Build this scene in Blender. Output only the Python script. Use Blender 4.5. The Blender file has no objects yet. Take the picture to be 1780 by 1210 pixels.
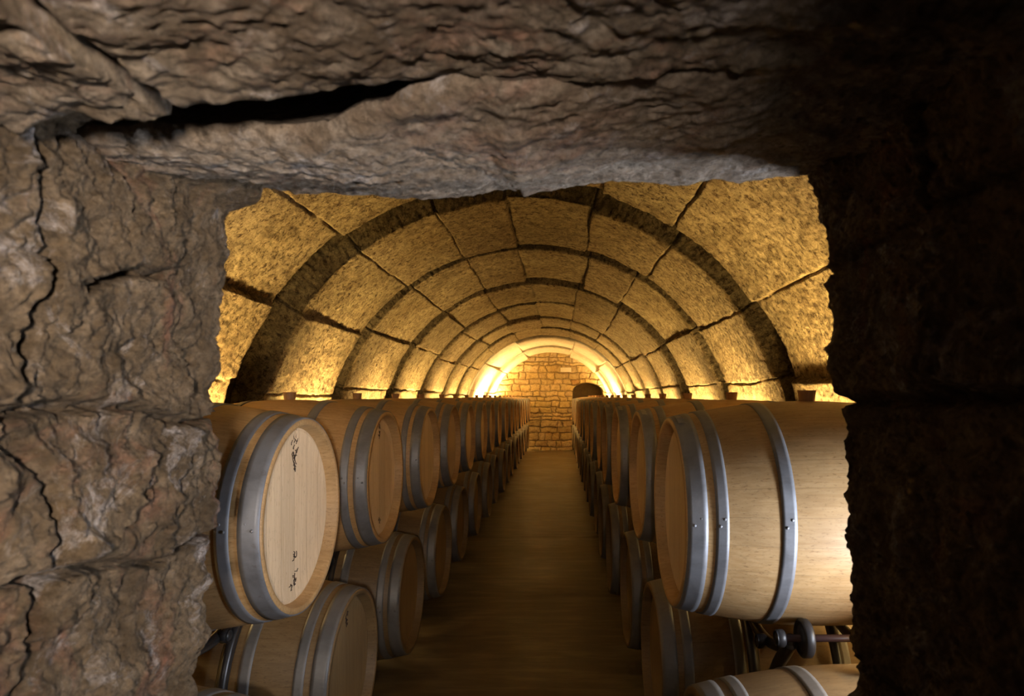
import bpy, bmesh, math, random
from mathutils import Vector, noise, Matrix
PI = math.pi
rnd = random.Random(7)
C = bpy.context.scene.collection
EYE = 1.46                     # camera height above the cellar floor

# ---------------------------------------------------------------- camera, world, exposure
sc = bpy.context.scene
cam_d = bpy.data.cameras.new('camera'); cam = bpy.data.objects.new('camera', cam_d); C.objects.link(cam)
cam.location = (0, 0, EYE); cam.rotation_euler = (PI/2, 0, 0)
cam_d.sensor_width = 36; cam_d.lens = 36*1080/1780
cam_d.shift_x = -(972-890)/1780; cam_d.shift_y = (689-605)/1780
cam_d.clip_start = 0.02; cam_d.clip_end = 60
cam_d.dof.use_dof = True; cam_d.dof.focus_distance = 2.6; cam_d.dof.aperture_fstop = 7.1
sc.camera = cam
w = bpy.data.worlds.new('world'); sc.world = w; w.use_nodes = True
w.node_tree.nodes['Background'].inputs[0].default_value = (0.80, 0.56, 0.34, 1)
w.node_tree.nodes['Background'].inputs[1].default_value = 0.010
sc.view_settings.view_transform = 'Standard'; sc.view_settings.look = 'None'
sc.view_settings.exposure = 0.0; sc.view_settings.gamma = 1.0; sc.view_settings.use_curve_mapping = False

def area_light(name, loc, target, size, size_y, power, col, spread=180, along_y=False):
    d = bpy.data.lights.new(name, 'AREA'); d.shape = 'RECTANGLE'; d.size = size; d.size_y = size_y
    d.energy = power; d.color = col; d.spread = math.radians(spread)
    o = bpy.data.objects.new(name, d); C.objects.link(o); o.location = loc
    o.rotation_euler = (Vector(target)-Vector(loc)).to_track_quat('-Z', 'Y').to_euler()
    if along_y:                # a strip lamp whose long side runs down the cellar
        zz = -(Vector(target)-Vector(loc)).normalized(); xx = Vector((0, 1, 0)).cross(zz).normalized(); yy = zz.cross(xx)
        o.rotation_euler = Matrix((xx, yy, zz)).transposed().to_euler()
    return o
# added lights without built sources: low right inside the doorway, and behind the camera
area_light('assumed_side_light', (1.08, 1.32, EYE-0.50), (0.08, 0.92, EYE+0.10), 0.16, 0.36, 25.0, (0.80, 0.87, 1.0))  # assumed source hidden by the right jamb
area_light('added_camera_side_light', (0.06, -0.36, EYE+0.03), (-0.60, 0.86, EYE+0.0), 0.08, 0.08, 7.2, (1.0, 0.84, 0.70), 84)  # added behind the camera, aimed left to bring out the doorway's relief

CX = -0.22                     # vault centre line
RV = 1.63                      # vault radius
ZC = EYE-0.43                  # height of vault centre
WALL_Y = 16.8
LAMP = (1.0, 0.67, 0.25)

# ---------------------------------------------------------------- helpers
def link(name, me, mat=None, parent=None):
    o = bpy.data.objects.new(name, me); C.objects.link(o)
    if mat: me.materials.append(mat)
    if parent: o.parent = parent
    return o
def obj(name, bm, mat=None, parent=None, smooth=True, recalc=True):
    if recalc: bmesh.ops.recalc_face_normals(bm, faces=bm.faces)
    me = bpy.data.meshes.new(name); bm.to_mesh(me); bm.free()
    if smooth: me.polygons.foreach_set('use_smooth', [True]*len(me.polygons))
    return link(name, me, mat, parent)
def thing(name, label, cat, loc=(0, 0, 0), rotz=0, group=None):
    o = bpy.data.objects.new(name, None); C.objects.link(o); o.empty_display_size = 0.1
    o.location = loc; o.rotation_euler = (0, 0, rotz); o['label'] = label; o['category'] = cat
    if group: o['group'] = group
    return o
def tag(o, label, cat, group=None):
    o['label'] = label; o['category'] = cat
    if group: o['group'] = group
    return o
def lathe_x(bm, prof, cz, n=72, closed=False):
    """revolve (x, r) profile about the x axis lying at height cz"""
    rings = []
    for x, r in prof:
        if r < 1e-6: rings.append([bm.verts.new((x, 0, cz))]); continue
        rings.append([bm.verts.new((x, r*math.cos(2*PI*k/n), cz+r*math.sin(2*PI*k/n))) for k in range(n)])
    m = len(rings)
    for i in range(m if closed else m-1):
        a, b = rings[i], rings[(i+1) % m]
        for k in range(n):
            k2 = (k+1) % n
            if len(a) == 1 and len(b) > 1: bm.faces.new((a[0], b[k], b[k2]))
            elif len(b) == 1 and len(a) > 1: bm.faces.new((a[k], b[0], a[k2]))
            elif len(a) > 1: bm.faces.new((a[k], b[k], b[k2], a[k2]))
def tube(bm, pts, r, n=12, caps=True):
    pts = [Vector(p) for p in pts]; prev = None; rings = []
    for i, p in enumerate(pts):
        t = (pts[min(i+1, len(pts)-1)]-pts[max(i-1, 0)]).normalized()
        if prev is None:
            u = t.orthogonal().normalized()
        else:
            u = (prev-t*prev.dot(t)).normalized()
        prev = u; v = t.cross(u)
        rings.append([bm.verts.new(p+(u*math.cos(2*PI*k/n)+v*math.sin(2*PI*k/n))*r) for k in range(n)])
    for a, b in zip(rings, rings[1:]):
        for k in range(n): bm.faces.new((a[k], a[(k+1) % n], b[(k+1) % n], b[k]))
    if caps: bm.faces.new(rings[0][::-1]); bm.faces.new(rings[-1])
def smooth_path(pts, sub=5):
    out = []; P = [Vector(p) for p in pts]; n = len(P)
    for i in range(n-1):
        p0, p1, p2, p3 = P[max(i-1, 0)], P[i], P[i+1], P[min(i+2, n-1)]
        for j in range(sub):
            t = j/sub
            out.append(0.5*((2*p1)+(p2-p0)*t+(2*p0-5*p1+4*p2-p3)*t*t+(3*p1-p0-3*p2+p3)*t**3))
    out.append(P[-1]); return out
def box(bm, x0, x1, y0, y1, z0, z1):
    v = [bm.verts.new(p) for p in ((x0,y0,z0),(x1,y0,z0),(x1,y1,z0),(x0,y1,z0),(x0,y0,z1),(x1,y0,z1),(x1,y1,z1),(x0,y1,z1))]
    for f in ((0,1,2,3),(4,5,6,7),(0,1,5,4),(1,2,6,5),(2,3,7,6),(3,0,4,7)): bm.faces.new([v[i] for i in f])
def bevelled(bm, w=0.004, seg=2):
    bmesh.ops.bevel(bm, geom=list(bm.edges), offset=w, segments=seg, affect='EDGES', clamp_overlap=True)
def grid_mesh(name, nu, nv, fn, mat, parent=None, tone=None, wrap_u=False):
    """fn(i,j) -> point ; tone(i,j) -> (r,g,b) stone colour variation, plus shade painted on rib faces and niche"""
    vs = [fn(i, j) for j in range(nv) for i in range(nu)]
    fs = []
    for j in range(nv-1):
        for i in range(nu if wrap_u else nu-1):
            i2 = (i+1) % nu
            fs.append((j*nu+i, j*nu+i2, (j+1)*nu+i2, (j+1)*nu+i))
    if wrap_u:
        fs.append(tuple(range(nu))); fs.append(tuple((nv-1)*nu+i for i in range(nu)))
    me = bpy.data.meshes.new(name); me.from_pydata(vs, [], fs); me.update()
    bm = bmesh.new(); bm.from_mesh(me); bmesh.ops.recalc_face_normals(bm, faces=bm.faces); bm.to_mesh(me); bm.free()
    me.polygons.foreach_set('use_smooth', [True]*len(me.polygons))
    if tone:
        a = me.color_attributes.new('stone_and_shade', 'FLOAT_COLOR', 'POINT'); buf = []
        for j in range(nv):
            for i in range(nu):
                t = tone(i, j); buf += [t[0], t[1], t[2], 1]
        a.data.foreach_set('color', buf)
    return link(name, me, mat, parent)
def h1(*a):
    v = math.sin(sum(x*k for x, k in zip(a, (12.9898, 78.233, 37.719, 4.581))))*43758.5453
    return v-math.floor(v)
def fr(p, s, o=4, H=0.9): return noise.fractal(Vector(p)*s, H, 2.0, o)
def ss(a, b, x):
    t = max(0, min(1, (x-a)/(b-a))); return t*t*(3-2*t)
def lerp_tab(tab, x):
    if x <= tab[0][0]: return tab[0][1]
    for (a, b), (c, d) in zip(tab, tab[1:]):
        if x <= c: return b+(d-b)*(x-a)/(c-a)
    return tab[-1][1]

# ---------------------------------------------------------------- materials
class M:
    def __init__(s, name):
        s.m = bpy.data.materials.new(name); s.m.use_nodes = True; s.t = s.m.node_tree
        s.b = s.t.nodes['Principled BSDF']; s.o = s.t.nodes['Material Output']
    def n(s, kind, **kw):
        nd = s.t.nodes.new('ShaderNode'+kind)
        for k, v in kw.items():
            if k.startswith('i_'):
                key = k[2:]; key = int(key) if key.isdigit() else key.replace('_', ' ')
                nd.inputs[key].default_value = v
            else: setattr(nd, k, v)
        return nd
    def l(s, a, b): s.t.links.new(a, b)
    def coord(s, scale=(1, 1, 1), kind='Object', rand=0):
        tc = s.n('TexCoord'); mp = s.n('Mapping'); mp.inputs['Scale'].default_value = scale
        s.l(tc.outputs[kind], mp.inputs[0])
        if rand:
            oi = s.n('ObjectInfo'); mu = s.n('Math', operation='MULTIPLY', i_1=rand); s.l(oi.outputs['Random'], mu.inputs[0])
            cb = s.n('CombineXYZ'); s.l(mu.outputs[0], cb.inputs[0]); s.l(mu.outputs[0], cb.inputs[1]); s.l(mu.outputs[0], cb.inputs[2])
            s.l(cb.outputs[0], mp.inputs['Location'])
        return mp.outputs[0]
    def noise(s, vec, scale, detail=6, rough=0.6, dist=0):
        nd = s.n('TexNoise', i_Scale=scale, i_Detail=detail, i_Roughness=rough, i_Distortion=dist); s.l(vec, nd.inputs['Vector']); return nd.outputs['Fac']
    def ramp(s, fac, stops):
        r = s.n('ValToRGB'); e = r.color_ramp.elements
        while len(e) < len(stops): e.new(0.5)
        for el, (p, c) in zip(e, stops):
            el.position = p; el.color = (c[0], c[1], c[2], 1) if not isinstance(c, (int, float)) else (c, c, c, 1)
        s.l(fac, r.inputs[0]); return r.outputs[0]
    def mix(s, fac, a, b, mode='MIX'):
        nd = s.n('Mix', data_type='RGBA', blend_type=mode)
        for sock, v in ((nd.inputs[0], fac), (nd.inputs[6], a), (nd.inputs[7], b)):
            if isinstance(v, (int, float)): sock.default_value = v
            elif isinstance(v, tuple): sock.default_value = (*v, 1)
            else: s.l(v, sock)
        return nd.outputs[2]
    def math(s, op, a, b=None, c=None):
        nd = s.n('Math', operation=op)
        for i, v in enumerate((a, b, c)):
            if v is None: continue
            if isinstance(v, (int, float)): nd.inputs[i].default_value = v
            else: s.l(v, nd.inputs[i])
        return nd.outputs[0]
    def bump(s, h, strength=0.5, dist=0.01, prev=None):
        nd = s.n('Bump', i_Strength=strength, i_Distance=dist); s.l(h, nd.inputs['Height'])
        if prev: s.l(prev, nd.inputs['Normal'])
        return nd.outputs[0]
    def fin(s, col, rough=0.8, metal=0, normal=None, spec=None):
        for k, v in (('Base Color', col), ('Roughness', rough), ('Metallic', metal)):
            if isinstance(v, (int, float)): s.b.inputs[k].default_value = v
            elif isinstance(v, tuple): s.b.inputs[k].default_value = (*v, 1)
            else: s.l(v, s.b.inputs[k])
        if normal: s.l(normal, s.b.inputs['Normal'])
        if spec is not None: s.b.inputs['Specular IOR Level'].default_value = spec
        return s.m

def mat_rock(name, base, dark, light, red, red_amt=0.5, pit=1.0):
    m = M(name); v = m.coord(kind='Object')
    n1 = m.noise(v, 3.5, 5, 0.6, 0.6); n2 = m.noise(v, 22, 8, 0.7); n3 = m.noise(v, 90, 8, 0.75)
    c = m.mix(m.ramp(n1, [(0.32, 0), (0.68, 1)]), dark, base)
    c = m.mix(m.ramp(n2, [(0.45, 0), (0.75, 0.8)]), c, light)
    nr = m.noise(m.coord((1, 1, 0.6)), 5.5, 7, 0.7, 1.2)
    c = m.mix(m.ramp(nr, [(0.54, 0), (0.70, red_amt)]), c, red)
    nw = m.noise(m.coord((1.3, 1, 1)), 7.5, 8, 0.75, 0.8)
    c = m.mix(m.ramp(nw, [(0.55, 0), (0.66, 0.8)]), c, (0.66, 0.61, 0.60))
    c = m.mix(m.ramp(n3, [(0.35, 0.75), (0.56, 0)]), c, (0.04, 0.027, 0.014))
    n5 = m.noise(v, 9, 8, 0.75, 0.5); c = m.mix(m.ramp(n5, [(0.36, 0.8), (0.52, 0)]), c, dark)
    at = m.n('Attribute', attribute_name='stone_and_shade'); c = m.mix(1.0, c, at.outputs['Color'], 'MULTIPLY')
    b = m.bump(n2, 0.8*pit, 0.022); b = m.bump(n3, 1.0*pit, 0.010, b)
    vo = m.n('TexVoronoi', i_Scale=60, i_Randomness=1.0); m.l(v, vo.inputs['Vector'])
    b = m.bump(m.ramp(vo.outputs['Distance'], [(0.05, 0), (0.4, 1)]), 0.35*pit, 0.006, b)
    return m.fin(c, 0.78, 0, b, 0.35)
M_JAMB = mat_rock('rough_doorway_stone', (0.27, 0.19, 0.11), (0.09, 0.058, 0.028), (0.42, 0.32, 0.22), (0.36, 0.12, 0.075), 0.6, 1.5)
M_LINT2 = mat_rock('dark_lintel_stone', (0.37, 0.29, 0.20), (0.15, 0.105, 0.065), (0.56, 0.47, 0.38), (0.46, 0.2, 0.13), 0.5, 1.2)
M_LINT = mat_rock('lit_lintel_stone', (0.50, 0.40, 0.30), (0.26, 0.19, 0.13), (0.70, 0.60, 0.50), (0.46, 0.2, 0.13), 0.5, 1.2)  # far slab: paler copy, colour raised in place of more side light

def mat_vault(name, base, dark, light, pits=1.0, plaster=0.0):
    m = M(name); v = m.coord()
    n1 = m.noise(v, 1.9, 6, 0.65, 1.0); n2 = m.noise(v, 30, 8, 0.8, 0.3); n3 = m.noise(v, 95, 6, 0.8); n4 = m.noise(v, 12, 6, 0.7)
    c = m.mix(m.ramp(n1, [(0.34, 0), (0.64, 1)]), base, light)
    c = m.mix(m.ramp(n4, [(0.36, 0.55), (0.52, 0)]), c, dark)
    c = m.mix(m.ramp(n2, [(0.40, 1.0*pits), (0.49, 0)]), c, dark)
    c = m.mix(m.ramp(n3, [(0.38, 0.7*pits), (0.50, 0)]), c, dark)
    at = m.n('Attribute', attribute_name='stone_and_shade'); c = m.mix(1.0, c, at.outputs['Color'], 'MULTIPLY')
    b = m.bump(m.ramp(n2, [(0.30, 0), (0.55, 1)]), 1.0*pits, 0.009); b = m.bump(m.ramp(n3, [(0.3, 0), (0.6, 1)]), 1.0*pits, 0.005, b)
    return m.fin(c, 0.85, 0, b, 0.2)
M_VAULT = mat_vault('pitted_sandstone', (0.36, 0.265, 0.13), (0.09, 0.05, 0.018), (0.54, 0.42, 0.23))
M_SHELL = mat_vault('shaded_recess_stone', (0.10, 0.07, 0.035), (0.04, 0.026, 0.013), (0.15, 0.105, 0.055))  # colour kept very dark to deepen the shade in the recesses
M_PLASTER = mat_vault('limewashed_stone', (0.62, 0.53, 0.38), (0.36, 0.27, 0.15), (0.74, 0.66, 0.52), 0.4)
M_END = mat_vault('end_wall_stone', (0.54, 0.42, 0.21), (0.24, 0.155, 0.06), (0.70, 0.57, 0.34), 0.6)

def mat_floor():
    m = M('trowelled_concrete'); v = m.coord()
    n1 = m.noise(v, 1.6, 6, 0.6, 0.5); n2 = m.noise(v, 14, 8, 0.7); n3 = m.noise(m.coord((0.6, 3, 1)), 5, 6, 0.6)
    c = m.mix(m.ramp(n1, [(0.3, 0), (0.7, 1)]), (0.055, 0.04, 0.02), (0.13, 0.095, 0.046))
    c = m.mix(m.ramp(n2, [(0.4, 0.5), (0.6, 0)]), c, (0.10, 0.07, 0.035))
    c = m.mix(m.ramp(n3, [(0.45, 0), (0.7, 0.5)]), c, (0.22, 0.165, 0.09))
    b = m.bump(n2, 0.25, 0.004)
    return m.fin(c, m.ramp(n1, [(0.3, 0.42), (0.7, 0.62)]), 0, b, 0.4)
M_FLOOR = mat_floor()

def mat_stave(name, a, b_, dk):
    m = M(name); tc = m.n('TexCoord'); sep = m.n('SeparateXYZ'); m.l(tc.outputs['Object'], sep.inputs[0])
    ang = m.math('ARCTAN2', m.math('SUBTRACT', sep.outputs[2], RB), sep.outputs[1])
    st = m.math('MULTIPLY', ang, 27/(2*PI)); fl = m.math('FLOOR', st); fc = m.math('SUBTRACT', st, fl)
    oi = m.n('ObjectInfo')
    wn = m.n('TexWhiteNoise', noise_dimensions='2D'); cb = m.n('CombineXYZ'); m.l(fl, cb.inputs[0]); m.l(oi.outputs['Random'], cb.inputs[1]); m.l(cb.outputs[0], wn.inputs['Vector'])
    g = m.noise(m.coord((1.6, 26, 26), rand=9), 4.0, 8, 0.65, 0.3)      # long grain
    g2 = m.noise(m.coord((22, 70, 70), rand=9), 3.0, 4, 0.6)            # short flecks
    blot = m.noise(m.coord((1.5, 2.5, 2.5), rand=9), 2.0, 5, 0.6, 0.5)
    c = m.mix(m.ramp(g, [(0.3, 0), (0.7, 1)]), a, b_)
    c = m.mix(m.math('MULTIPLY', m.ramp(g2, [(0.56, 0), (0.72, 0.7)]), 0.8), c, dk)
    c = m.mix(m.ramp(blot, [(0.35, 0.35), (0.6, 0)]), c, dk)
    tone = m.math('MULTIPLY_ADD', wn.outputs['Value'], 0.16, 0.9)
    c = m.mix(1.0, c, m.mix(tone, (0, 0, 0), (1, 1, 1)), 'MULTIPLY')
    ot = m.math('MULTIPLY_ADD', oi.outputs['Random'], 0.22, 0.82)
    c = m.mix(1.0, c, m.mix(ot, (0, 0, 0), (1, 1, 1)), 'MULTIPLY')
    seam = m.math('MINIMUM', fc, m.math('SUBTRACT', 1.0, fc)); sm = m.ramp(seam, [(0.0, 1), (0.022, 0)])
    c = m.mix(m.math('MULTIPLY', sm, 0.28), c, (0.05, 0.03, 0.012))
    b = m.bump(sm, -0.12, 0.002); b = m.bump(g, 0.12, 0.002, b)
    return m.fin(c, 0.5, 0, b, 0.4)
RB, RE, BL, TH = 0.345, 0.290, 0.88, 0.024
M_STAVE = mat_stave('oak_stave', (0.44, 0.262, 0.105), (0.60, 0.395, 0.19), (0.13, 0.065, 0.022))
M_STAVE2 = mat_stave('shaded_oak_stave', (0.155, 0.095, 0.04), (0.22, 0.145, 0.068), (0.06, 0.034, 0.015))  # lower tier: browner oak, darkened further to imitate the shade down there

def mat_head(name, a, b_, dk):
    m = M(name); tc = m.n('TexCoord'); sep = m.n('SeparateXYZ'); m.l(tc.outputs['Object'], sep.inputs[0])
    st = m.math('MULTIPLY', sep.outputs[1], 11.0); fl = m.math('FLOOR', st); fc = m.math('SUBTRACT', st, fl)
    oi = m.n('ObjectInfo'); wn = m.n('TexWhiteNoise', noise_dimensions='2D'); cb = m.n('CombineXYZ')
    m.l(fl, cb.inputs[0]); m.l(oi.outputs['Random'], cb.inputs[1]); m.l(cb.outputs[0], wn.inputs['Vector'])
    g = m.noise(m.coord((30, 30, 1.6), rand=7), 3.5, 8, 0.65, 0.3); g2 = m.noise(m.coord((60, 60, 16), rand=7), 3.0, 4, 0.6)
    c = m.mix(m.ramp(g, [(0.3, 0), (0.7, 1)]), a, b_)
    c = m.mix(m.ramp(g2, [(0.58, 0), (0.74, 0.5)]), c, dk)
    tone = m.math('MULTIPLY_ADD', wn.outputs['Value'], 0.2, 0.86); c = m.mix(1.0, c, m.mix(tone, (0, 0, 0), (1, 1, 1)), 'MULTIPLY')
    ot = m.math('MULTIPLY_ADD', oi.outputs['Random'], 0.2, 0.85); c = m.mix(1.0, c, m.mix(ot, (0, 0, 0), (1, 1, 1)), 'MULTIPLY')
    seam = m.math('MINIMUM', fc, m.math('SUBTRACT', 1.0, fc)); sm = m.ramp(seam, [(0.0, 1), (0.03, 0)])
    c = m.mix(m.math('MULTIPLY', sm, 0.5), c, dk)
    return m.fin(c, 0.55, 0, m.bump(g, 0.1, 0.002), 0.35)
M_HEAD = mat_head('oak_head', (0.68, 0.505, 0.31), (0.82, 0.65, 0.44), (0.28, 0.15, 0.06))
M_HEAD2 = mat_head('shaded_oak_head', (0.20, 0.135, 0.065), (0.27, 0.19, 0.095), (0.13, 0.07, 0.03))  # heads of the lower tier, colour lowered for shade as on its staves

def mat_hoop(name, a, b_, metal=0.75):
    m = M(name); v = m.coord((1, 1, 1), rand=5)
    n1 = m.noise(v, 7, 6, 0.65, 0.4); n2 = m.noise(m.coord((14, 90, 90), rand=5), 1.5, 5, 0.6)
    c = m.mix(m.ramp(n1, [(0.3, 0), (0.7, 1)]), a, b_); c = m.mix(m.ramp(n2, [(0.5, 0), (0.8, 0.4)]), c, b_)
    n3 = m.noise(v, 26, 6, 0.7); c = m.mix(m.ramp(n3, [(0.62, 0), (0.76, 0.45)]), c, (0.10, 0.06, 0.035))
    return m.fin(c, m.ramp(n1, [(0.3, 0.45), (0.7, 0.62)]), metal, m.bump(n2, 0.08, 0.001), 0.3)
M_HOOP = mat_hoop('galvanised_steel', (0.15, 0.153, 0.165), (0.27, 0.28, 0.305), 0.45)
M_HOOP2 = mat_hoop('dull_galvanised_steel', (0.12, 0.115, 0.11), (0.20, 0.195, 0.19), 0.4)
def mat_plain(name, col, rough=0.5, metal=0, nscale=30, amt=0.3):
    m = M(name); n = m.noise(m.coord(), nscale, 5, 0.6); c = m.mix(m.ramp(n, [(0.3, amt), (0.7, 0)]), col, tuple(x*0.5 for x in col))
    return m.fin(c, rough, metal, m.bump(n, 0.1, 0.002), 0.5)
M_BLACK = mat_plain('black_powder_coat', (0.022, 0.02, 0.02), 0.32)
M_RUBBER = mat_plain('black_roller_plastic', (0.03, 0.03, 0.033), 0.4)
M_BUNG = mat_plain('wooden_bung', (0.30, 0.16, 0.07), 0.6)
M_INK = mat_plain('branded_mark', (0.05, 0.03, 0.02), 0.8)
M_SIGN = mat_plain('white_plaque', (0.82, 0.78, 0.70), 0.5, 0, 10, 0.1)
M_PAPER = mat_plain('pale_sticker', (0.5, 0.49, 0.46), 0.6, 0, 60, 0.5)
M_RUST = mat_plain('painted_rod', (0.06, 0.03, 0.03), 0.4)

# ---------------------------------------------------------------- setting: floor
def floor_pt(i, j):
    y = -1.2+18.2*j/364; x = CX-1.95+3.9*i/40
    z = 0.0012*fr((x, y, 0), 2.0, 2)
    for jy in (2.6, 4.5, 6.4, 8.3, 10.2, 12.1, 14.0, 15.9):
        if abs(y-jy) < 0.012: z -= 0.006
    return (x, y, z)
fl = grid_mesh('floor', 41, 365, floor_pt, M_FLOOR); fl['kind'] = 'structure'
def _cut():
    bm = bmesh.new(); box(bm, CX-2.1, CX+2.1, -1.3, 17.2, -0.2, -0.02); o = obj('slab', bm, M_FLOOR, fl, smooth=False)
_cut()

# ---------------------------------------------------------------- setting: vault (shell, side walls, arch ribs)
JOINTS = [19, 37, 57.5, 75, 93, 110, 128, 145, 163]
def vault_dir(deg):
    """unit radius path: a half circle, dropping straight down below the springing; returns (x, z, nx, nz)"""
    if deg < 0: return 1, math.radians(deg), 1, 0
    if deg > 180: return -1, -math.radians(deg-180), -1, 0
    a = math.radians(deg); return math.cos(a), math.sin(a), math.cos(a), math.sin(a)
def vault_pt(deg, r, y):
    x, z, nx, nz = vault_dir(deg)
    if deg < 0 or deg > 180: return (CX+x*r, y, ZC+z*RV)
    return (CX+x*r, y, ZC+z*r)
def shell_fn(d0, d1, nu):
    def f(i, j):
        deg = d0+(d1-d0)*i/(nu-1); y = 1.0+15.9*j/159
        r = RV+0.24+0.03*fr((deg*0.03, y, 3), 2.2, 4)
        return vault_pt(deg, r, y)
    return f
white = lambda i, j: (1, 1, 1)
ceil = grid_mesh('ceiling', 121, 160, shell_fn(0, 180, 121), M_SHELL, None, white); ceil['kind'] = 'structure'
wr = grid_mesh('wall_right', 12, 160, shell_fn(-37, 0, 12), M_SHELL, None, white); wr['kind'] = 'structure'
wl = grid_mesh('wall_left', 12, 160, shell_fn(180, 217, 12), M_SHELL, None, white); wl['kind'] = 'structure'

def arch_rib(y0, y1, seed, R=RV, mat=M_VAULT, joints=JOINTS, depth=0.22, rough=1.0, skew=0.0):
    D0, D1, nu = -37, 217, (840 if y0 < 5.5 else 560)
    nf, ni, nb = 9, max(14, int((y1-y0)/(0.02 if y0 < 5.5 else 0.03))), 5
    path = [(R+depth*(1-k/nf), 'f', y0) for k in range(nf)] + [(R, 'i', y0+(y1-y0)*k/(ni-1)) for k in range(ni)] + [(R+depth*(k+1)/nb, 'b', y1) for k in range(nb)]
    jj = [j+rnd.uniform(-1.5, 1.5) for j in joints]
    def block(deg):
        return sum(1 for j in jj if deg > j)
    def fn(i, j):
        deg = D0+(D1-D0)*i/(nu-1); r, kind, y = path[j]
        a = math.radians(deg)*R; y = y + skew*math.cos(math.radians(max(0, min(180, deg))))*ss(y0, y1, y)
        wob = 0.012*fr((a*2, y*1.5, seed), 1.3, 3)
        dj = min(abs(math.radians(deg-q)*R+wob+0.009*fr((q, y*3, seed), 3, 4)) for q in jj)
        bl = block(deg+math.degrees(wob/R))
        off = (h1(bl, seed)-0.5)*0.028 + (h1(bl, seed, 5)-0.5)*0.05*((y-(y0+y1)/2))
        n = 0.009*rough*fr((a, y, seed*3.1), 2.6, 3) + 0.004*rough*fr((a, y, seed), 14, 4) + 0.0028*rough*fr((a, y, seed), 40, 3, 0.6)
        groove = 0.024*(1-ss(0.001, 0.0085+0.006*abs(fr((a, y, 7), 14, 2)), dj))
        if kind == 'i':
            e = min(y-y0, y1-y); edge = 0.010*(1-ss(0, 0.03, e))*(0.6+abs(fr((a, y, 9), 9, 3)))
            return vault_pt(deg, r+off-n+groove+edge, y)
        sgn = -1 if kind == 'f' else 1
        yy = y+sgn*(0.0+0.012*fr((a*1.5, r*2, seed), 3, 4)+0.016*(h1(bl, seed, 3)-0.5)+0.010*fr((a*6, r*3, seed), 6, 3)) - sgn*groove*0.8
        return vault_pt(deg, r+off*0.5, yy)
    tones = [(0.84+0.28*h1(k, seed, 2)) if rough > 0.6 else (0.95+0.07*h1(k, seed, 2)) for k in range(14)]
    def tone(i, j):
        deg = D0+(D1-D0)*i/(nu-1); t = tones[block(deg)]*(0.45 if path[j][1] != 'i' else 1.0); return (t, t*(0.98+0.03*h1(block(deg), seed)), t*0.98)  # end faces of the ribs painted darker to imitate the unlit bands
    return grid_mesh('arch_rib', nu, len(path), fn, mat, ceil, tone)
RIBS = [(1.08, 3.47), (3.84, 4.93), (5.20, 6.45), (6.75, 7.90), (8.18, 9.42), (9.62, 10.75), (10.95, 12.05)]
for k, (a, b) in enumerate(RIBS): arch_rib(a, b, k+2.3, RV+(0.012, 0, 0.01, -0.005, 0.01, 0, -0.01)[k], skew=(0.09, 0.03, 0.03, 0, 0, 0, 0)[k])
jl = [19, 44, 71, 112, 137, 160]
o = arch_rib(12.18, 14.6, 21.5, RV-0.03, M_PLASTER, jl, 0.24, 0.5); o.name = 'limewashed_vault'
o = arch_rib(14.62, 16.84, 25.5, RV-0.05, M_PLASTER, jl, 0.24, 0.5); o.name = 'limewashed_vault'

# ---------------------------------------------------------------- setting: end wall of coursed stone with an arched niche
def end_wall():
    X0, X1, Z0, Z1 = CX-1.75, CX+1.75, -0.02, ZC+RV+0.1
    nx, nz = 330, 260
    rows = []; z = Z0; r = random.Random(3)
    while z < Z1:
        h = r.uniform(0.08, 0.22); xs = []; x = X0-r.uniform(0, 0.3)
        while x < X1+0.4:
            xs.append(x); x += r.uniform(0.14, 0.46)
        rows.append((z, z+h, xs)); z += h
    NX, NR, NT = 0.775, 0.41, EYE+0.37     # niche centre, half width, crown
    def cell(x, z):
        x += 0.05*fr((x, z, 1), 5, 3); z += 0.035*fr((x, z, 5), 4, 3)
        for k, (a, b, xs) in enumerate(rows):
            if a <= z < b:
                for q, (p, s) in enumerate(zip(xs, xs[1:])):
                    if p <= x < s: return (min(z-a, b-z), min(x-p, s-x), k, q)
        return (0.05, 0.05, 0, 0)
    def inside(x, z):
        zs = NT-0.25
        if z < zs: return abs(x-NX) < NR
        return ((x-NX)/NR)**2+((z-zs)/0.25)**2 < 1
    def fn(i, j):
        x = X0+(X1-X0)*i/(nx-1); z = Z0+(Z1-Z0)*j/(nz-1)
        if inside(x, z): return (x, WALL_Y+0.55, z)
        dz, dx, k, q = cell(x, z); d = min(dz, dx)
        y = WALL_Y-0.03*ss(0.0, 0.028, d)-0.03*h1(k, q, 2)-0.010*fr((x, z, 0), 9, 4)
        return (x, y, z)
    def tone(i, j):
        x = X0+(X1-X0)*i/(nx-1); z = Z0+(Z1-Z0)*j/(nz-1)
        if inside(x, z): return (0.12, 0.1, 0.08)  # shade inside the niche put into the colour
        dz, dx, k, q = cell(x, z); t = 0.78+0.35*h1(k, q, 9)
        if min(dz, dx) < 0.012: t *= 0.6
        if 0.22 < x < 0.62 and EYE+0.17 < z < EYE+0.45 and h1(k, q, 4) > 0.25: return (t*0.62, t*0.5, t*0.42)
        return (t, t*0.97, t*(0.85+0.2*h1(k, q, 11)))
    o = grid_mesh('wall_back', nx, nz, fn, M_END, None, tone); o['kind'] = 'structure'; return o
end_wall()
bm = bmesh.new(); box(bm, 0.035, 0.325, WALL_Y-0.085, WALL_Y-0.062, EYE+0.655, EYE+0.775); bevelled(bm, 0.004)
tag(obj('wall_plaque', bm, M_SIGN, smooth=False), 'small blank white plaque high on the stone end wall', 'sign')

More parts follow.
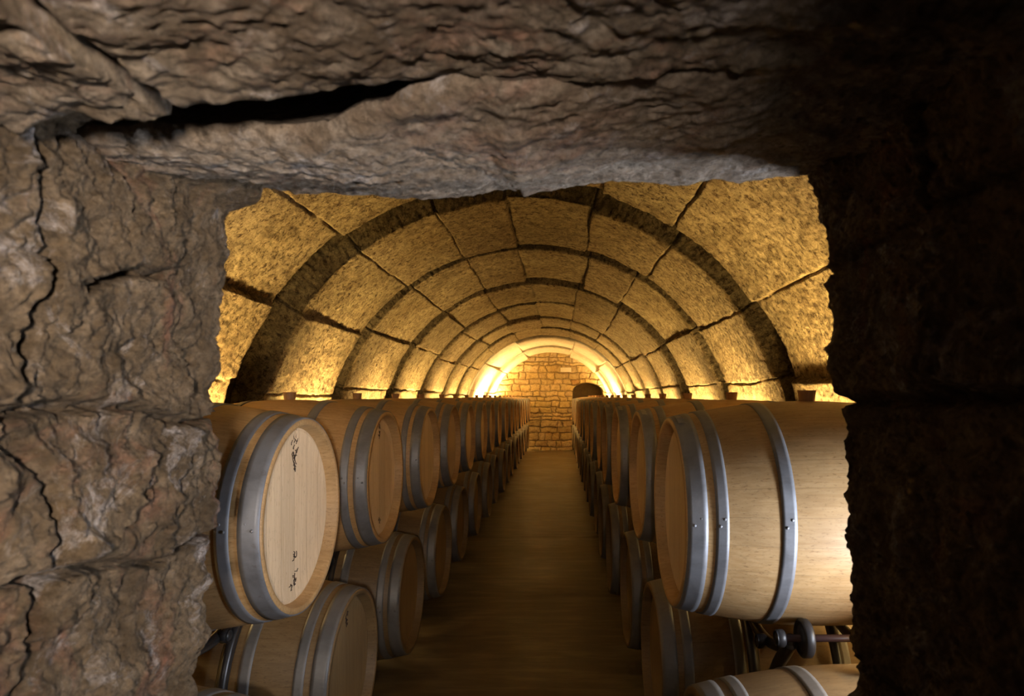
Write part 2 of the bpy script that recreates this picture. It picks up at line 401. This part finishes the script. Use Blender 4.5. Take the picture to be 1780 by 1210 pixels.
# ---------------------------------------------------------------- setting: rough doorway in the front wall
# reveal profile: x of the far edge of each jamb against height above the eye
LEFT_EDGE = [(-1.5, -0.60), (-0.48, -0.575), (-0.42, -0.568), (-0.37, -0.552), (-0.33, -0.556), (-0.235, -0.552), (-0.17, -0.534), (-0.07, -0.531), (0.0, -0.543), (0.12, -0.532), (0.23, -0.520), (0.298, -0.526), (0.312, -0.475), (0.335, -0.46), (0.36, -0.53), (0.6, -0.53)]
RIGHT_EDGE = [(-1.5, 0.49), (-0.48, 0.470), (-0.29, 0.462), (-0.20, 0.450), (-0.12, 0.449), (-0.01, 0.443), (0.045, 0.424), (0.12, 0.433), (0.23, 0.429), (0.33, 0.400), (0.388, 0.387), (0.6, 0.38)]
Y0D, Y1D = 0.36, 1.0
def seg_dist(py, pz, pts):
    best = 9; sy = 0
    for (a, b), (c, d) in zip(pts, pts[1:]):
        vy, vz = c-a, d-b; t = max(0, min(1, ((py-a)*vy+(pz-b)*vz)/(vy*vy+vz*vz+1e-9)))
        e = math.hypot(py-a-vy*t, pz-b-vz*t)
        if e < best: best = e; sy = (pz-b-vz*t)
    return best, sy
# cracks and joints on the left reveal, (depth, height above eye)
L_CRACKS = [([(0.36, -0.005), (0.50, 0.0), (0.62, -0.015), (0.78, -0.01), (0.90, -0.035), (1.02, -0.03)], 0.030, 0.010),
            ([(0.36, -0.27), (0.62, -0.19), (0.74, -0.20), (0.86, -0.225), (1.02, -0.215)], 0.034, 0.011),
            ([(0.62, 0.40), (0.615, 0.22), (0.64, 0.14), (0.63, 0.07), (0.61, -0.02), (0.65, -0.12), (0.66, -0.26), (0.62, -0.42), (0.60, -0.8)], 0.020, 0.012),
            ([(0.70, 0.125), (0.78, 0.155), (0.83, 0.165)], 0.028, 0.010),
            ([(0.76, -0.16), (0.80, -0.10), (0.81, -0.07)], 0.02, 0.010), ([(0.84, -0.17), (0.88, -0.10), (0.89, -0.08)], 0.012, 0.008),
            ([(0.36, -0.62), (0.7, -0.66), (1.02, -0.63)], 0.034, 0.011), ([(0.36, -1.02), (1.02, -1.0)], 0.034, 0.011)]
R_CRACKS = [([(0.36, 0.02), (0.7, -0.005), (1.02, -0.005)], 0.02, 0.015), ([(0.36, -0.45), (1.02, -0.40)], 0.02, 0.015), ([(0.36, -0.85), (1.02, -0.88)], 0.02, 0.015),
            ([(0.36, 0.2), (0.7, 0.22), (1.02, 0.2)], 0.015, 0.012), ([(0.7, 0.5), (0.72, 0.2), (0.69, 0.0)], 0.018, 0.013)]
def jamb(name, edge, side, cracks, amp=1.0):
    ny, nz = 190, 470
    zb, zt = -EYE-0.02, 0.50
    corner = 0.035
    far_x, near_x = side*1.95+CX*0, side*1.95
    sec = []     # cross-section samples: (kind, y, dx from the edge outwards into the wall)
    sec.append(('n', Y0D-0.02, 1.40))
    for k in range(14): sec.append(('n', Y0D-0.02, 0.8*(1-k/14)**2+0.03))
    for k in range(ny):
        sec.append(('r', Y0D+(Y1D-corner-Y0D)*k/(ny-1), 0))
    for k in range(1, 12):
        a = PI/2*k/11; sec.append(('c', Y1D-corner+corner*math.sin(a), corner*(1-math.cos(a))))
    for k in range(1, 30): sec.append(('b', Y1D, corner+1.37*(k/29)**1.6))
    nu = len(sec)
    def surf(y, z):
        p = (y, z*1.0, side*4.0)
        n = 0.018*amp*fr(p, 4.5, 3)*(0.25+0.75*ss(1.0, 0.9, y))+0.013*amp*fr(p, 11, 5, 0.7)*(0.4+0.6*ss(1.0, 0.93, y))+0.0085*amp*fr(p, 30, 4, 0.6)+0.004*amp*fr(p, 75, 2, 0.6)
        rid = noise.ridged_multi_fractal(Vector((y*7, z*7, side*2)), 0.9, 2.1, 4, 1.0, 2.0)
        n -= 0.004*amp*(rid-1.0)*(0.4+0.6*ss(1.0, 0.93, y))
        pit = noise.cell(Vector((y*40, z*40, 1)))
        ew = 0.012*fr((y, z, 8), 8, 5)
        for pts, dep, wd in cracks:
            d, s = seg_dist(y+ew, z+ew, pts)
            if d < 0.08:
                n -= dep*(1-ss(0.002, wd*(0.75+0.5*abs(fr((y, z, 2), 9, 2))), d))
                if s > 0: n += 0.010*(1-ss(0.0, 0.06, d))     # the upper block stands proud of the joint
        return n
    def fn(i, j):
        z = zb+(zt-zb)*j/(nz-1)
        # put most of the rows where the doorway is tall enough to matter
        kind, y, dx = sec[i]
        e = lerp_tab(edge, z)
        if kind in 'rc':
            flare = 0.0
            n = surf(y, z)
            if kind == 'c': n = n*1.0
            x = e*1.0 + side*dx - side*(n) + side*flare
            yy = y + (0.012*fr((y*3, z, 6), 9, 4) if kind == 'c' else 0)
            return (x, yy, EYE+z)
        n = 0.02*fr((dx, z, 3), 6, 4)
        if kind == 'b': n = surf(Y1D+dx*0.3, z)*math.exp(-dx*6)*0.5+n*0.4; return (e+side*dx-side*surf(Y1D, z)*math.exp(-dx*8), Y1D-n*0.8, EYE+z)
        return (e+side*dx, Y0D-0.02-n, EYE+z)
    def tone(i, j):
        z = zb+(zt-zb)*j/(nz-1); kind, y, dx = sec[i]
        c = 0
        t = 1.0
        for pts, dep, wd in cracks:
            d, s = seg_dist(y, z, pts)
            if d < wd: t = min(t, 0.65+0.35*d/wd)
        return (t, t, t)
    o = grid_mesh(name, nu, nz, fn, M_JAMB, None, tone, wrap_u=True); o['kind'] = 'structure'; return o
jamb('wall_front_left', LEFT_EDGE, -1, L_CRACKS)
jamb('wall_front_right', RIGHT_EDGE, 1, R_CRACKS, 0.95)

def slab(name, x0, x1, ya, yb, zlow, ztop, seed, amp=1.0, cracks=(), nx=420, ny=150, under=0.0, mat=None):
    """a rough stone lintel: underside zlow(x, y) above the eye, near edge ya(x), far edge yb(x)"""
    sec = [('t', 1.0)] + [('f', 1-k/10) for k in range(1, 11)] + [('u', k/(ny-1)) for k in range(ny)] + [('k', (k+1)/16) for k in range(16)] + [('t', 0.0)]
    def fn(i, j):
        x = x0+(x1-x0)*j/(nx-1); kind, t = sec[i]; a, b = ya(x), yb(x)
        def und(y):
            p = (x, y, seed)
            n = 0.014*amp*fr((x*0.55, y, seed), 5, 4)+0.007*amp*fr((x*0.6, y, seed), 14, 4, 0.7)+0.004*amp*fr(p, 45, 3, 0.6)
            n -= 0.003*amp*(noise.ridged_multi_fractal(Vector((x*5, y*8, seed)), 0.9, 2.1, 4, 1.0, 2.0)-1)
            for pts, dep, wd in cracks:
                d, s = seg_dist(x+0.006*fr(p, 12, 3), y+0.006*fr((y, x, 2), 12, 3), pts)
                if d < wd: n += dep*(1-ss(0.0005, wd, d))
            return zlow(x, y)+n
        if kind == 't': return (x, a if t > 0.5 else b, EYE+ztop)
        rr = 0.03
        if kind == 'f':
            z = und(a)+rr*0.6; zz = z+(ztop-z)*t**1.5
            return (x, a-0.0-0.015*fr((x, zz, seed), 8, 4)*min(1, t*3)-rr*0.3*ss(0, 0.15, t)*(under == 0)+min(0.2, under*(zz-z)), EYE+zz)
        if kind == 'u':
            y = a+(b-a)*t; e = min(y-a, b-y); rd = max(0, rr-e)
            return (x, y, EYE+und(y)+ (rr-math.sqrt(max(0, rr*rr-rd*rd)))*0.6)
        z = und(b); zz = z+rr*0.6+(ztop-z-rr*0.6)*t**1.5
        return (x, b+0.012*fr((x, zz, seed+1), 10, 4), EYE+zz)
    def tone(i, j):
        return (1, 1, 1)
    o = grid_mesh(name, len(sec), nx, fn, mat or M_LINT2, None, tone, wrap_u=True); o['kind'] = 'structure'; return o
edge_z = [(-0.8, 0.325), (-0.53, 0.325), (-0.25, 0.318), (-0.08, 0.330), (-0.055, 0.322), (0.07, 0.334), (0.21, 0.335), (0.25, 0.344), (0.40, 0.348), (0.7, 0.35)]
far_near = [(-0.8, 0.575), (-0.36, 0.58), (-0.18, 0.60), (0.0, 0.615), (0.12, 0.60), (0.30, 0.61), (0.6, 0.60)]
def z_far(x, y):
    e = lerp_tab(edge_z, x)
    return e - 0.036*ss(1.0, 0.76, y)*(1-0.6*ss(-0.1, 0.3, x))
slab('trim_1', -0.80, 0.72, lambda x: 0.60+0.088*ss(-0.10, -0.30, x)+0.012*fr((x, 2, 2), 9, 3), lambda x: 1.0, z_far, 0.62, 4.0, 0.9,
     [([(-0.165, 0.725), (-0.13, 0.77), (-0.10, 0.80), (-0.075, 0.93), (-0.06, 1.0)], 0.018, 0.0055), ([(-0.33, 0.80), (-0.27, 0.82), (-0.22, 0.83)], 0.012, 0.012), ([(0.0, 0.84), (0.04, 0.86)], 0.01, 0.01)], under=1.3, mat=M_LINT)
near_far = lambda x: lerp_tab(far_near, x)+0.016*fr((x, 7, 2), 7, 3)
def z_near(x, y): return 0.262+0.04*ss(-0.35, -0.05, x)+0.015*ss(0, 0.3, x)+0.018*fr((x, y, 3), 3, 2)
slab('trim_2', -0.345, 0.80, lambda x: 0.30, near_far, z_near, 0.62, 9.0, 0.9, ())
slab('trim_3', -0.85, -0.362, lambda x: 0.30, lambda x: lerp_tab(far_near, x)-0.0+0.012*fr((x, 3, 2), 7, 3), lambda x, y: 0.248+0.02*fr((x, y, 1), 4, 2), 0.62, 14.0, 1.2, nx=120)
bm = bmesh.new(); box(bm, -1.95, 1.95, 0.32, 0.98, EYE+0.56, EYE+1.5); box(bm, -1.95, -0.78, 0.40, 0.97, EYE+0.44, EYE+0.6); box(bm, 0.7, 1.95, 0.40, 0.97, EYE+0.44, EYE+0.6)
o = obj('wall_front', bm, M_JAMB, smooth=False); o['kind'] = 'structure'
me = o.data; a = me.color_attributes.new('stone_and_shade', 'FLOAT_COLOR', 'POINT'); a.data.foreach_set('color', [1.0]*4*len(me.vertices))
# backing above the lintel gap
# ---------------------------------------------------------------- barrels
def br(x): t = 2*x/BL-1; return RE+(RB-RE)*(1-t*t)**1.0*(1.0)
def barrel_proto(st, hd, hp, label):
    t = thing('wine_barrel', label, 'barrel', (0, 0, 0), 0)
    bm = bmesh.new(); ns = 40
    prof = [(0.055, RE-TH-0.004), (0.037, RE-TH-0.002), (0.034, RE-TH), (0.004, RE-TH+0.005), (0.0, RE-TH+0.008), (0.0, RE-0.003), (0.003, br(0.003))]
    prof += [(BL*k/ns, br(BL*k/ns)) for k in range(1, ns)]
    prof += [(BL-0.003, br(0.003)), (BL, RE-0.003), (BL, RE-TH+0.008), (BL-0.004, RE-TH+0.005), (BL-0.034, RE-TH), (BL-0.055, RE-TH-0.004)]
    lathe_x(bm, prof, RB, 96); body = obj('staves', bm, st, t)
    for x0, x1 in ((0.034, 0.054), (BL-0.034, BL-0.054)):
        bm = bmesh.new(); rr = RE-TH-0.0005; s = 1 if x1 > x0 else -1
        lathe_x(bm, [(x0+s*0.003, 0), (x0+s*0.003, rr-0.05), (x0, rr-0.012), (x0+s*0.004, rr), (x1, rr), (x1, 0)], RB, 96); obj('head', bm, hd, t, smooth=False)
    for c, wd in ((0.029, 0.052), (0.092, 0.033), (0.262, 0.038)):
        for mir in (0, 1):
            bm = bmesh.new(); p = []
            for k in range(5):
                x = c-wd/2+wd*k/4; p.append((x, br(x)+0.0032))
            p = [(p[0][0], p[0][1]-0.005)]+p+[(p[-1][0], p[-1][1]-0.005)]
            if mir: p = [(BL-x, r) for x, r in p]
            lathe_x(bm, p, RB, 96, closed=True)
            # lap joint with two rivets on each side
            for sy in (-1, 1):
                for q in (-0.18, 0.18):
                    xx = (c+q*wd) if not mir else BL-(c+q*wd); ang = (0.04 if q < 0 else 0.10)
                    r0 = br(c)+0.0035
                    mt = Matrix.Translation((xx, sy*r0*math.cos(ang), RB+r0*math.sin(ang)))@Matrix.Diagonal((1, 0.5, 1, 1))
                    bmesh.ops.create_uvsphere(bm, u_segments=8, v_segments=6, radius=0.0045, matrix=mt)
            obj('hoop', bm, hp, t)
    bm = bmesh.new(); z = 2*RB-0.004
    segs = [(0.0, 0.023), (0.038, 0.028)]
    rings = []
    for h, r in segs: rings.append([bm.verts.new((BL/2+r*math.cos(2*PI*k/20), r*math.sin(2*PI*k/20), z+h)) for k in range(20)])
    for k in range(20): bm.faces.new((rings[0][k], rings[0][(k+1) % 20], rings[1][(k+1) % 20], rings[1][k]))
    bm.faces.new(rings[1]); bm.faces.new(rings[0][::-1]); obj('bung', bm, M_BUNG, t, smooth=False)
    return t
def copy_tree(root):
    r = root.copy(); C.objects.link(r)
    for ch in list(root.children):
        c = ch.copy(); C.objects.link(c); c.parent = r
        for g in list(ch.children):
            d = g.copy(); C.objects.link(d); d.parent = c
    return r
ORD = ['nearest', 'second', 'third', 'fourth', 'fifth', 'sixth', 'seventh', 'eighth', 'ninth', 'tenth', 'eleventh', 'twelfth', 'thirteenth', 'fourteenth', 'fifteenth', 'sixteenth', 'seventeenth']
PITCH = 0.90; NUP = 17
XL, XR = -0.773, 0.345          # barrel head planes on the two sides of the aisle
YL, YR = 1.90, 1.97             # depth of the nearest upper barrels
ZUP, ZLO = EYE-0.36-RB, EYE-1.03-RB
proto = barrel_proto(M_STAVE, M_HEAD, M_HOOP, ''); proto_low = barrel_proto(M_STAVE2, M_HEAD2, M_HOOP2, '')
used = {'u': False, 'l': False}
special = {('L', 'u', 0): 'pale-headed oak barrel with handwritten dark marks, nearest in the upper tier left of the aisle',
           ('L', 'l', 1): 'shaded oak barrel with weathered grey hoops, under the nearest upper barrels left of the aisle',
           ('R', 'u', 0): 'large pale oak barrel seen side-on beside the right doorpost, on black rollers',
           ('R', 'l', 0): 'oak barrel at the bottom right corner of which only the pale top shows',
           ('L', 'l', 0): 'oak barrel at the bottom left corner of which only the grey hooped top shows'}
barrels = {}
jr = random.Random(11)
for side, X, rot, Y in (('L', XL, PI, YL), ('R', XR, 0, YR)):
    word = 'left' if side == 'L' else 'right'
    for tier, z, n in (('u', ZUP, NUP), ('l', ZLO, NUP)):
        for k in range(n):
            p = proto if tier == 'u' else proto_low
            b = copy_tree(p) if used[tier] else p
            used[tier] = True
            y = Y+PITCH*k + (0 if tier == 'u' else -0.45)
            if tier == 'l' and k > 0: y += jr.uniform(-0.012, 0.012)
            b.location = (X+(jr.uniform(-0.012, 0.012) if k else 0), y, z); b.rotation_euler = (0, 0, rot+(jr.uniform(-0.008, 0.008) if k else 0))
            b['label'] = special.get((side, tier, k)) or ('%s oak barrel from the doorway in the %s tier on the %s of the aisle' % (ORD[k], 'upper' if tier == 'u' else 'lower', word))
            b['group'] = '%s tier of barrels on the %s' % ('upper' if tier == 'u' else 'lower', word)
            b['category'] = 'barrel'; barrels[(side, tier, k)] = b
# marks written on the heads of the nearest barrels on the left, in the head's own plane
def marks(b, spots, seed, name='written_mark'):
    r = random.Random(seed); bm = bmesh.new()
    for (v, u, h, wd) in spots:        # v: height on the head, u: across
        for k in range(5):
            y0 = u+r.uniform(-wd, wd); z0 = RB+v+r.uniform(-h, h); pts = [(0.0355, y0, z0)]
            for q in range(3): y0 += r.uniform(-0.010, 0.010); z0 += r.uniform(-0.012, 0.012); pts.append((0.0355, y0, z0))
            tube(bm, pts, 0.0011, 5)
    return obj(name, bm, M_INK, b)
marks(barrels[('L', 'u', 0)], [(0.225, 0.0, 0.008, 0.018), (0.195, 0.0, 0.008, 0.014), (0.165, 0.002, 0.008, 0.01), (0.14, 0.0, 0.006, 0.006), (-0.135, 0.0, 0.006, 0.008), (-0.185, 0.003, 0.012, 0.006), (-0.215, 0.0, 0.004, 0.02)], 5)
marks(barrels[('L', 'u', 1)], [(0.22, 0.0, 0.01, 0.012), (0.19, 0, 0.01, 0.008), (-0.2, 0.0, 0.004, 0.01)], 6)
marks(barrels[('L', 'l', 1)], [(0.2, 0.0, 0.01, 0.01), (0.17, 0.0, 0.02, 0.005)], 8)
# small stickers on top of the chime hoop of the right hand barrels
for k in range(4):
    b = barrels[('R', 'u', k)]; bm = bmesh.new(); r0 = br(0.03)+0.0045; q = []
    for xx in (0.012, 0.048):
        q.append([bm.verts.new((xx, r0*math.cos(a), RB+r0*math.sin(a))) for a in (math.radians(-100-12), math.radians(-100-4), math.radians(-100+4))])
    q2 = []
    for row in q:
        for vv in row: vv.co = (vv.co.x, vv.co.y, 2*RB-vv.co.z)
    for i in range(2): bm.faces.new((q[0][i], q[0][i+1], q[1][i+1], q[1][i]))
    bmesh.ops.solidify(bm, geom=list(bm.faces), thickness=0.0008)
    obj('sticker', bm, M_PAPER, b, smooth=False)

# ---------------------------------------------------------------- racks (origin on the floor under the middle of an upper barrel, x away from the aisle)
def rack_proto():
    t = thing('barrel_rack', '', 'rack'); zU = ZUP+RB; zL = ZLO+RB; RT = 0.019
    ax_y = 0.24; ra = 0.342+0.053; ax_z = zU-math.sqrt(ra*ra-ax_y*ax_y)
    ST = (0.30, BL-0.30)
    for xs in ST:
        for s in (-1, 1):
            pts = [(xs, s*0.20, 0.045), (xs, s*0.115, 0.12)]
            for a in (-28, -12, 4, 20, 36, 50): pts.append((xs, s*(0.45-0.392*math.cos(math.radians(a))), zL+0.392*math.sin(math.radians(a))))
            pts.append((xs, s*ax_y, ax_z-0.012))
            bm = bmesh.new(); tube(bm, smooth_path(pts, 5), RT, 14); obj('leg', bm, M_BLACK, t)
        bm = bmesh.new(); pts = [(xs, q*ax_y, zU-math.sqrt(0.398**2-(q*ax_y)**2)) for q in (-1, -0.66, -0.33, 0, 0.33, 0.66, 1)]
        tube(bm, smooth_path(pts, 6), RT*0.9, 12); obj('cradle_bar', bm, M_BLACK, t)
        bm = bmesh.new(); box(bm, xs-0.02, xs+0.02, -PITCH/2+0.004, PITCH/2-0.004, 0.001, 0.040); bevelled(bm, 0.004); obj('base_rail', bm, M_BLACK, t, smooth=False)
    def wheel(bm, x, y, z, r, w_):
        prof = [(x-w_/2, 0), (x-w_/2, r*0.55), (x-w_/2+0.004, r*0.62), (x-w_/2+0.004, r*0.8), (x-w_/2, r*0.86), (x-w_/2, r-0.004), (x-w_/2+0.004, r), (x+w_/2-0.004, r), (x+w_/2, r-0.004), (x+w_/2, 0)]
        n0 = len(bm.verts); lathe_x(bm, prof, 0, 36); bm.verts.ensure_lookup_table()
        for v in bm.verts[n0:]: v.co.y += y; v.co.z += z
    for s in (-1, 1):
        bm = bmesh.new(); tube(bm, [(ST[0]-0.03, s*ax_y, ax_z), (ST[1]+0.03, s*ax_y, ax_z)], 0.010, 12); obj('axle', bm, M_RUST, t)
        for xs, sx in zip(ST, (1, -1)):
            bm = bmesh.new(); wheel(bm, xs+sx*0.038, s*ax_y, ax_z, 0.052, 0.026); obj('roller', bm, M_RUBBER, t)
            bm = bmesh.new(); wheel(bm, xs-sx*0.030, s*ax_y, ax_z, 0.024, 0.024); obj('end_cap', bm, M_RUBBER, t)
            if s < 0:
                bm = bmesh.new(); wheel(bm, xs-sx*0.022, -0.055, zU-0.394, 0.022, 0.030); obj('end_cap', bm, M_RUBBER, t)
            rl = 0.343+0.037; ly = 0.45-0.18; lz = zL-math.sqrt(rl*rl-0.18**2)
            bm = bmesh.new(); wheel(bm, xs+sx*0.038, s*ly, lz, 0.036, 0.030); tube(bm, [(xs, s*ly, lz), (xs+sx*0.03, s*ly, lz)], 0.01, 8); box(bm, xs-0.014, xs+0.014, s*ly-0.014, s*ly+0.014, 0.035, lz+0.012); obj('lower_roller', bm, M_RUBBER, t)
    return t
rp = rack_proto(); first = True
for side, X, rot, Y in (('L', XL, PI, YL), ('R', XR, 0, YR)):
    word = 'left' if side == 'L' else 'right'
    for k in range(NUP):
        r_ = rp if first else copy_tree(rp); first = False
        r_.location = (X, Y+PITCH*k, 0); r_.rotation_euler = (0, 0, rot)
        r_['label'] = '%s black tubular barrel rack from the doorway under the %s upper barrels' % (ORD[k], word)
        r_['group'] = 'barrel racks on the %s' % word; r_['category'] = 'rack'

# ---------------------------------------------------------------- assumed uplights, unseen on the wall behind the barrels
M_EMIT = bpy.data.materials.new('lamp_glass'); M_EMIT.use_nodes = True
_b = M_EMIT.node_tree.nodes['Principled BSDF']; _b.inputs['Emission Color'].default_value = (*LAMP, 1); _b.inputs['Emission Strength'].default_value = 8
def uplight_proto():
    t = thing('uplight', '', 'lamp')
    bm = bmesh.new(); box(bm, -0.028, 0.028, -0.5, 0.5, 0.0, 0.05); bevelled(bm, 0.006); obj('housing', bm, M_BLACK, t, smooth=False)
    bm = bmesh.new(); box(bm, -0.02, 0.02, -0.49, 0.49, 0.0505, 0.054); obj('lens', bm, M_EMIT, t, smooth=False)
    return t
up = uplight_proto(); first = True
P0 = 31.0
POW = [(2.2, 2.2), (1.2, 1.2), (1.2, 1.2), (1.2, 1.2), (1.3, 1.4), (1.4, 1.6), (1.5, 2.0), (9.5, 5), (10, 6)]
SPANS = RIBS+[(12.2, 14.5), (14.7, 16.7)]
for k, ((ya, yb), (pl, pr)) in enumerate(zip(SPANS, POW)):
    y = (ya+yb)/2; ln = (yb-ya)*0.93; off = 0.08 if k < 7 else 0.13
    for s, pw, word in ((-1, pl, 'left'), (1, pr, 'right')):
        u = up if first else copy_tree(up); first = False
        x = CX+s*(RV-off); z = EYE-0.34
        u.location = (x, y, z); u.scale = (1, ln, 1)
        u['label'] = '%s assumed black strip uplight from the doorway on the %s vault wall behind the barrels' % (ORD[k], word); u['category'] = 'lamp'; u['group'] = 'uplights along the %s wall' % word
        area_light('assumed_uplight_beam', (x, y, z+0.07), (x+s*0.02, y-0.06, z+1), 0.045, ln, P0*pw, LAMP, 120, True)
        area_light('assumed_down_spill', (x-s*0.01, y, z-0.03), (x-s*0.32, y, z-1), 0.045, ln, P0*pw*(1.0 if k == 0 else 0.6), LAMP, 110, True)  # assumed downward light, added to reach the lower barrels from behind
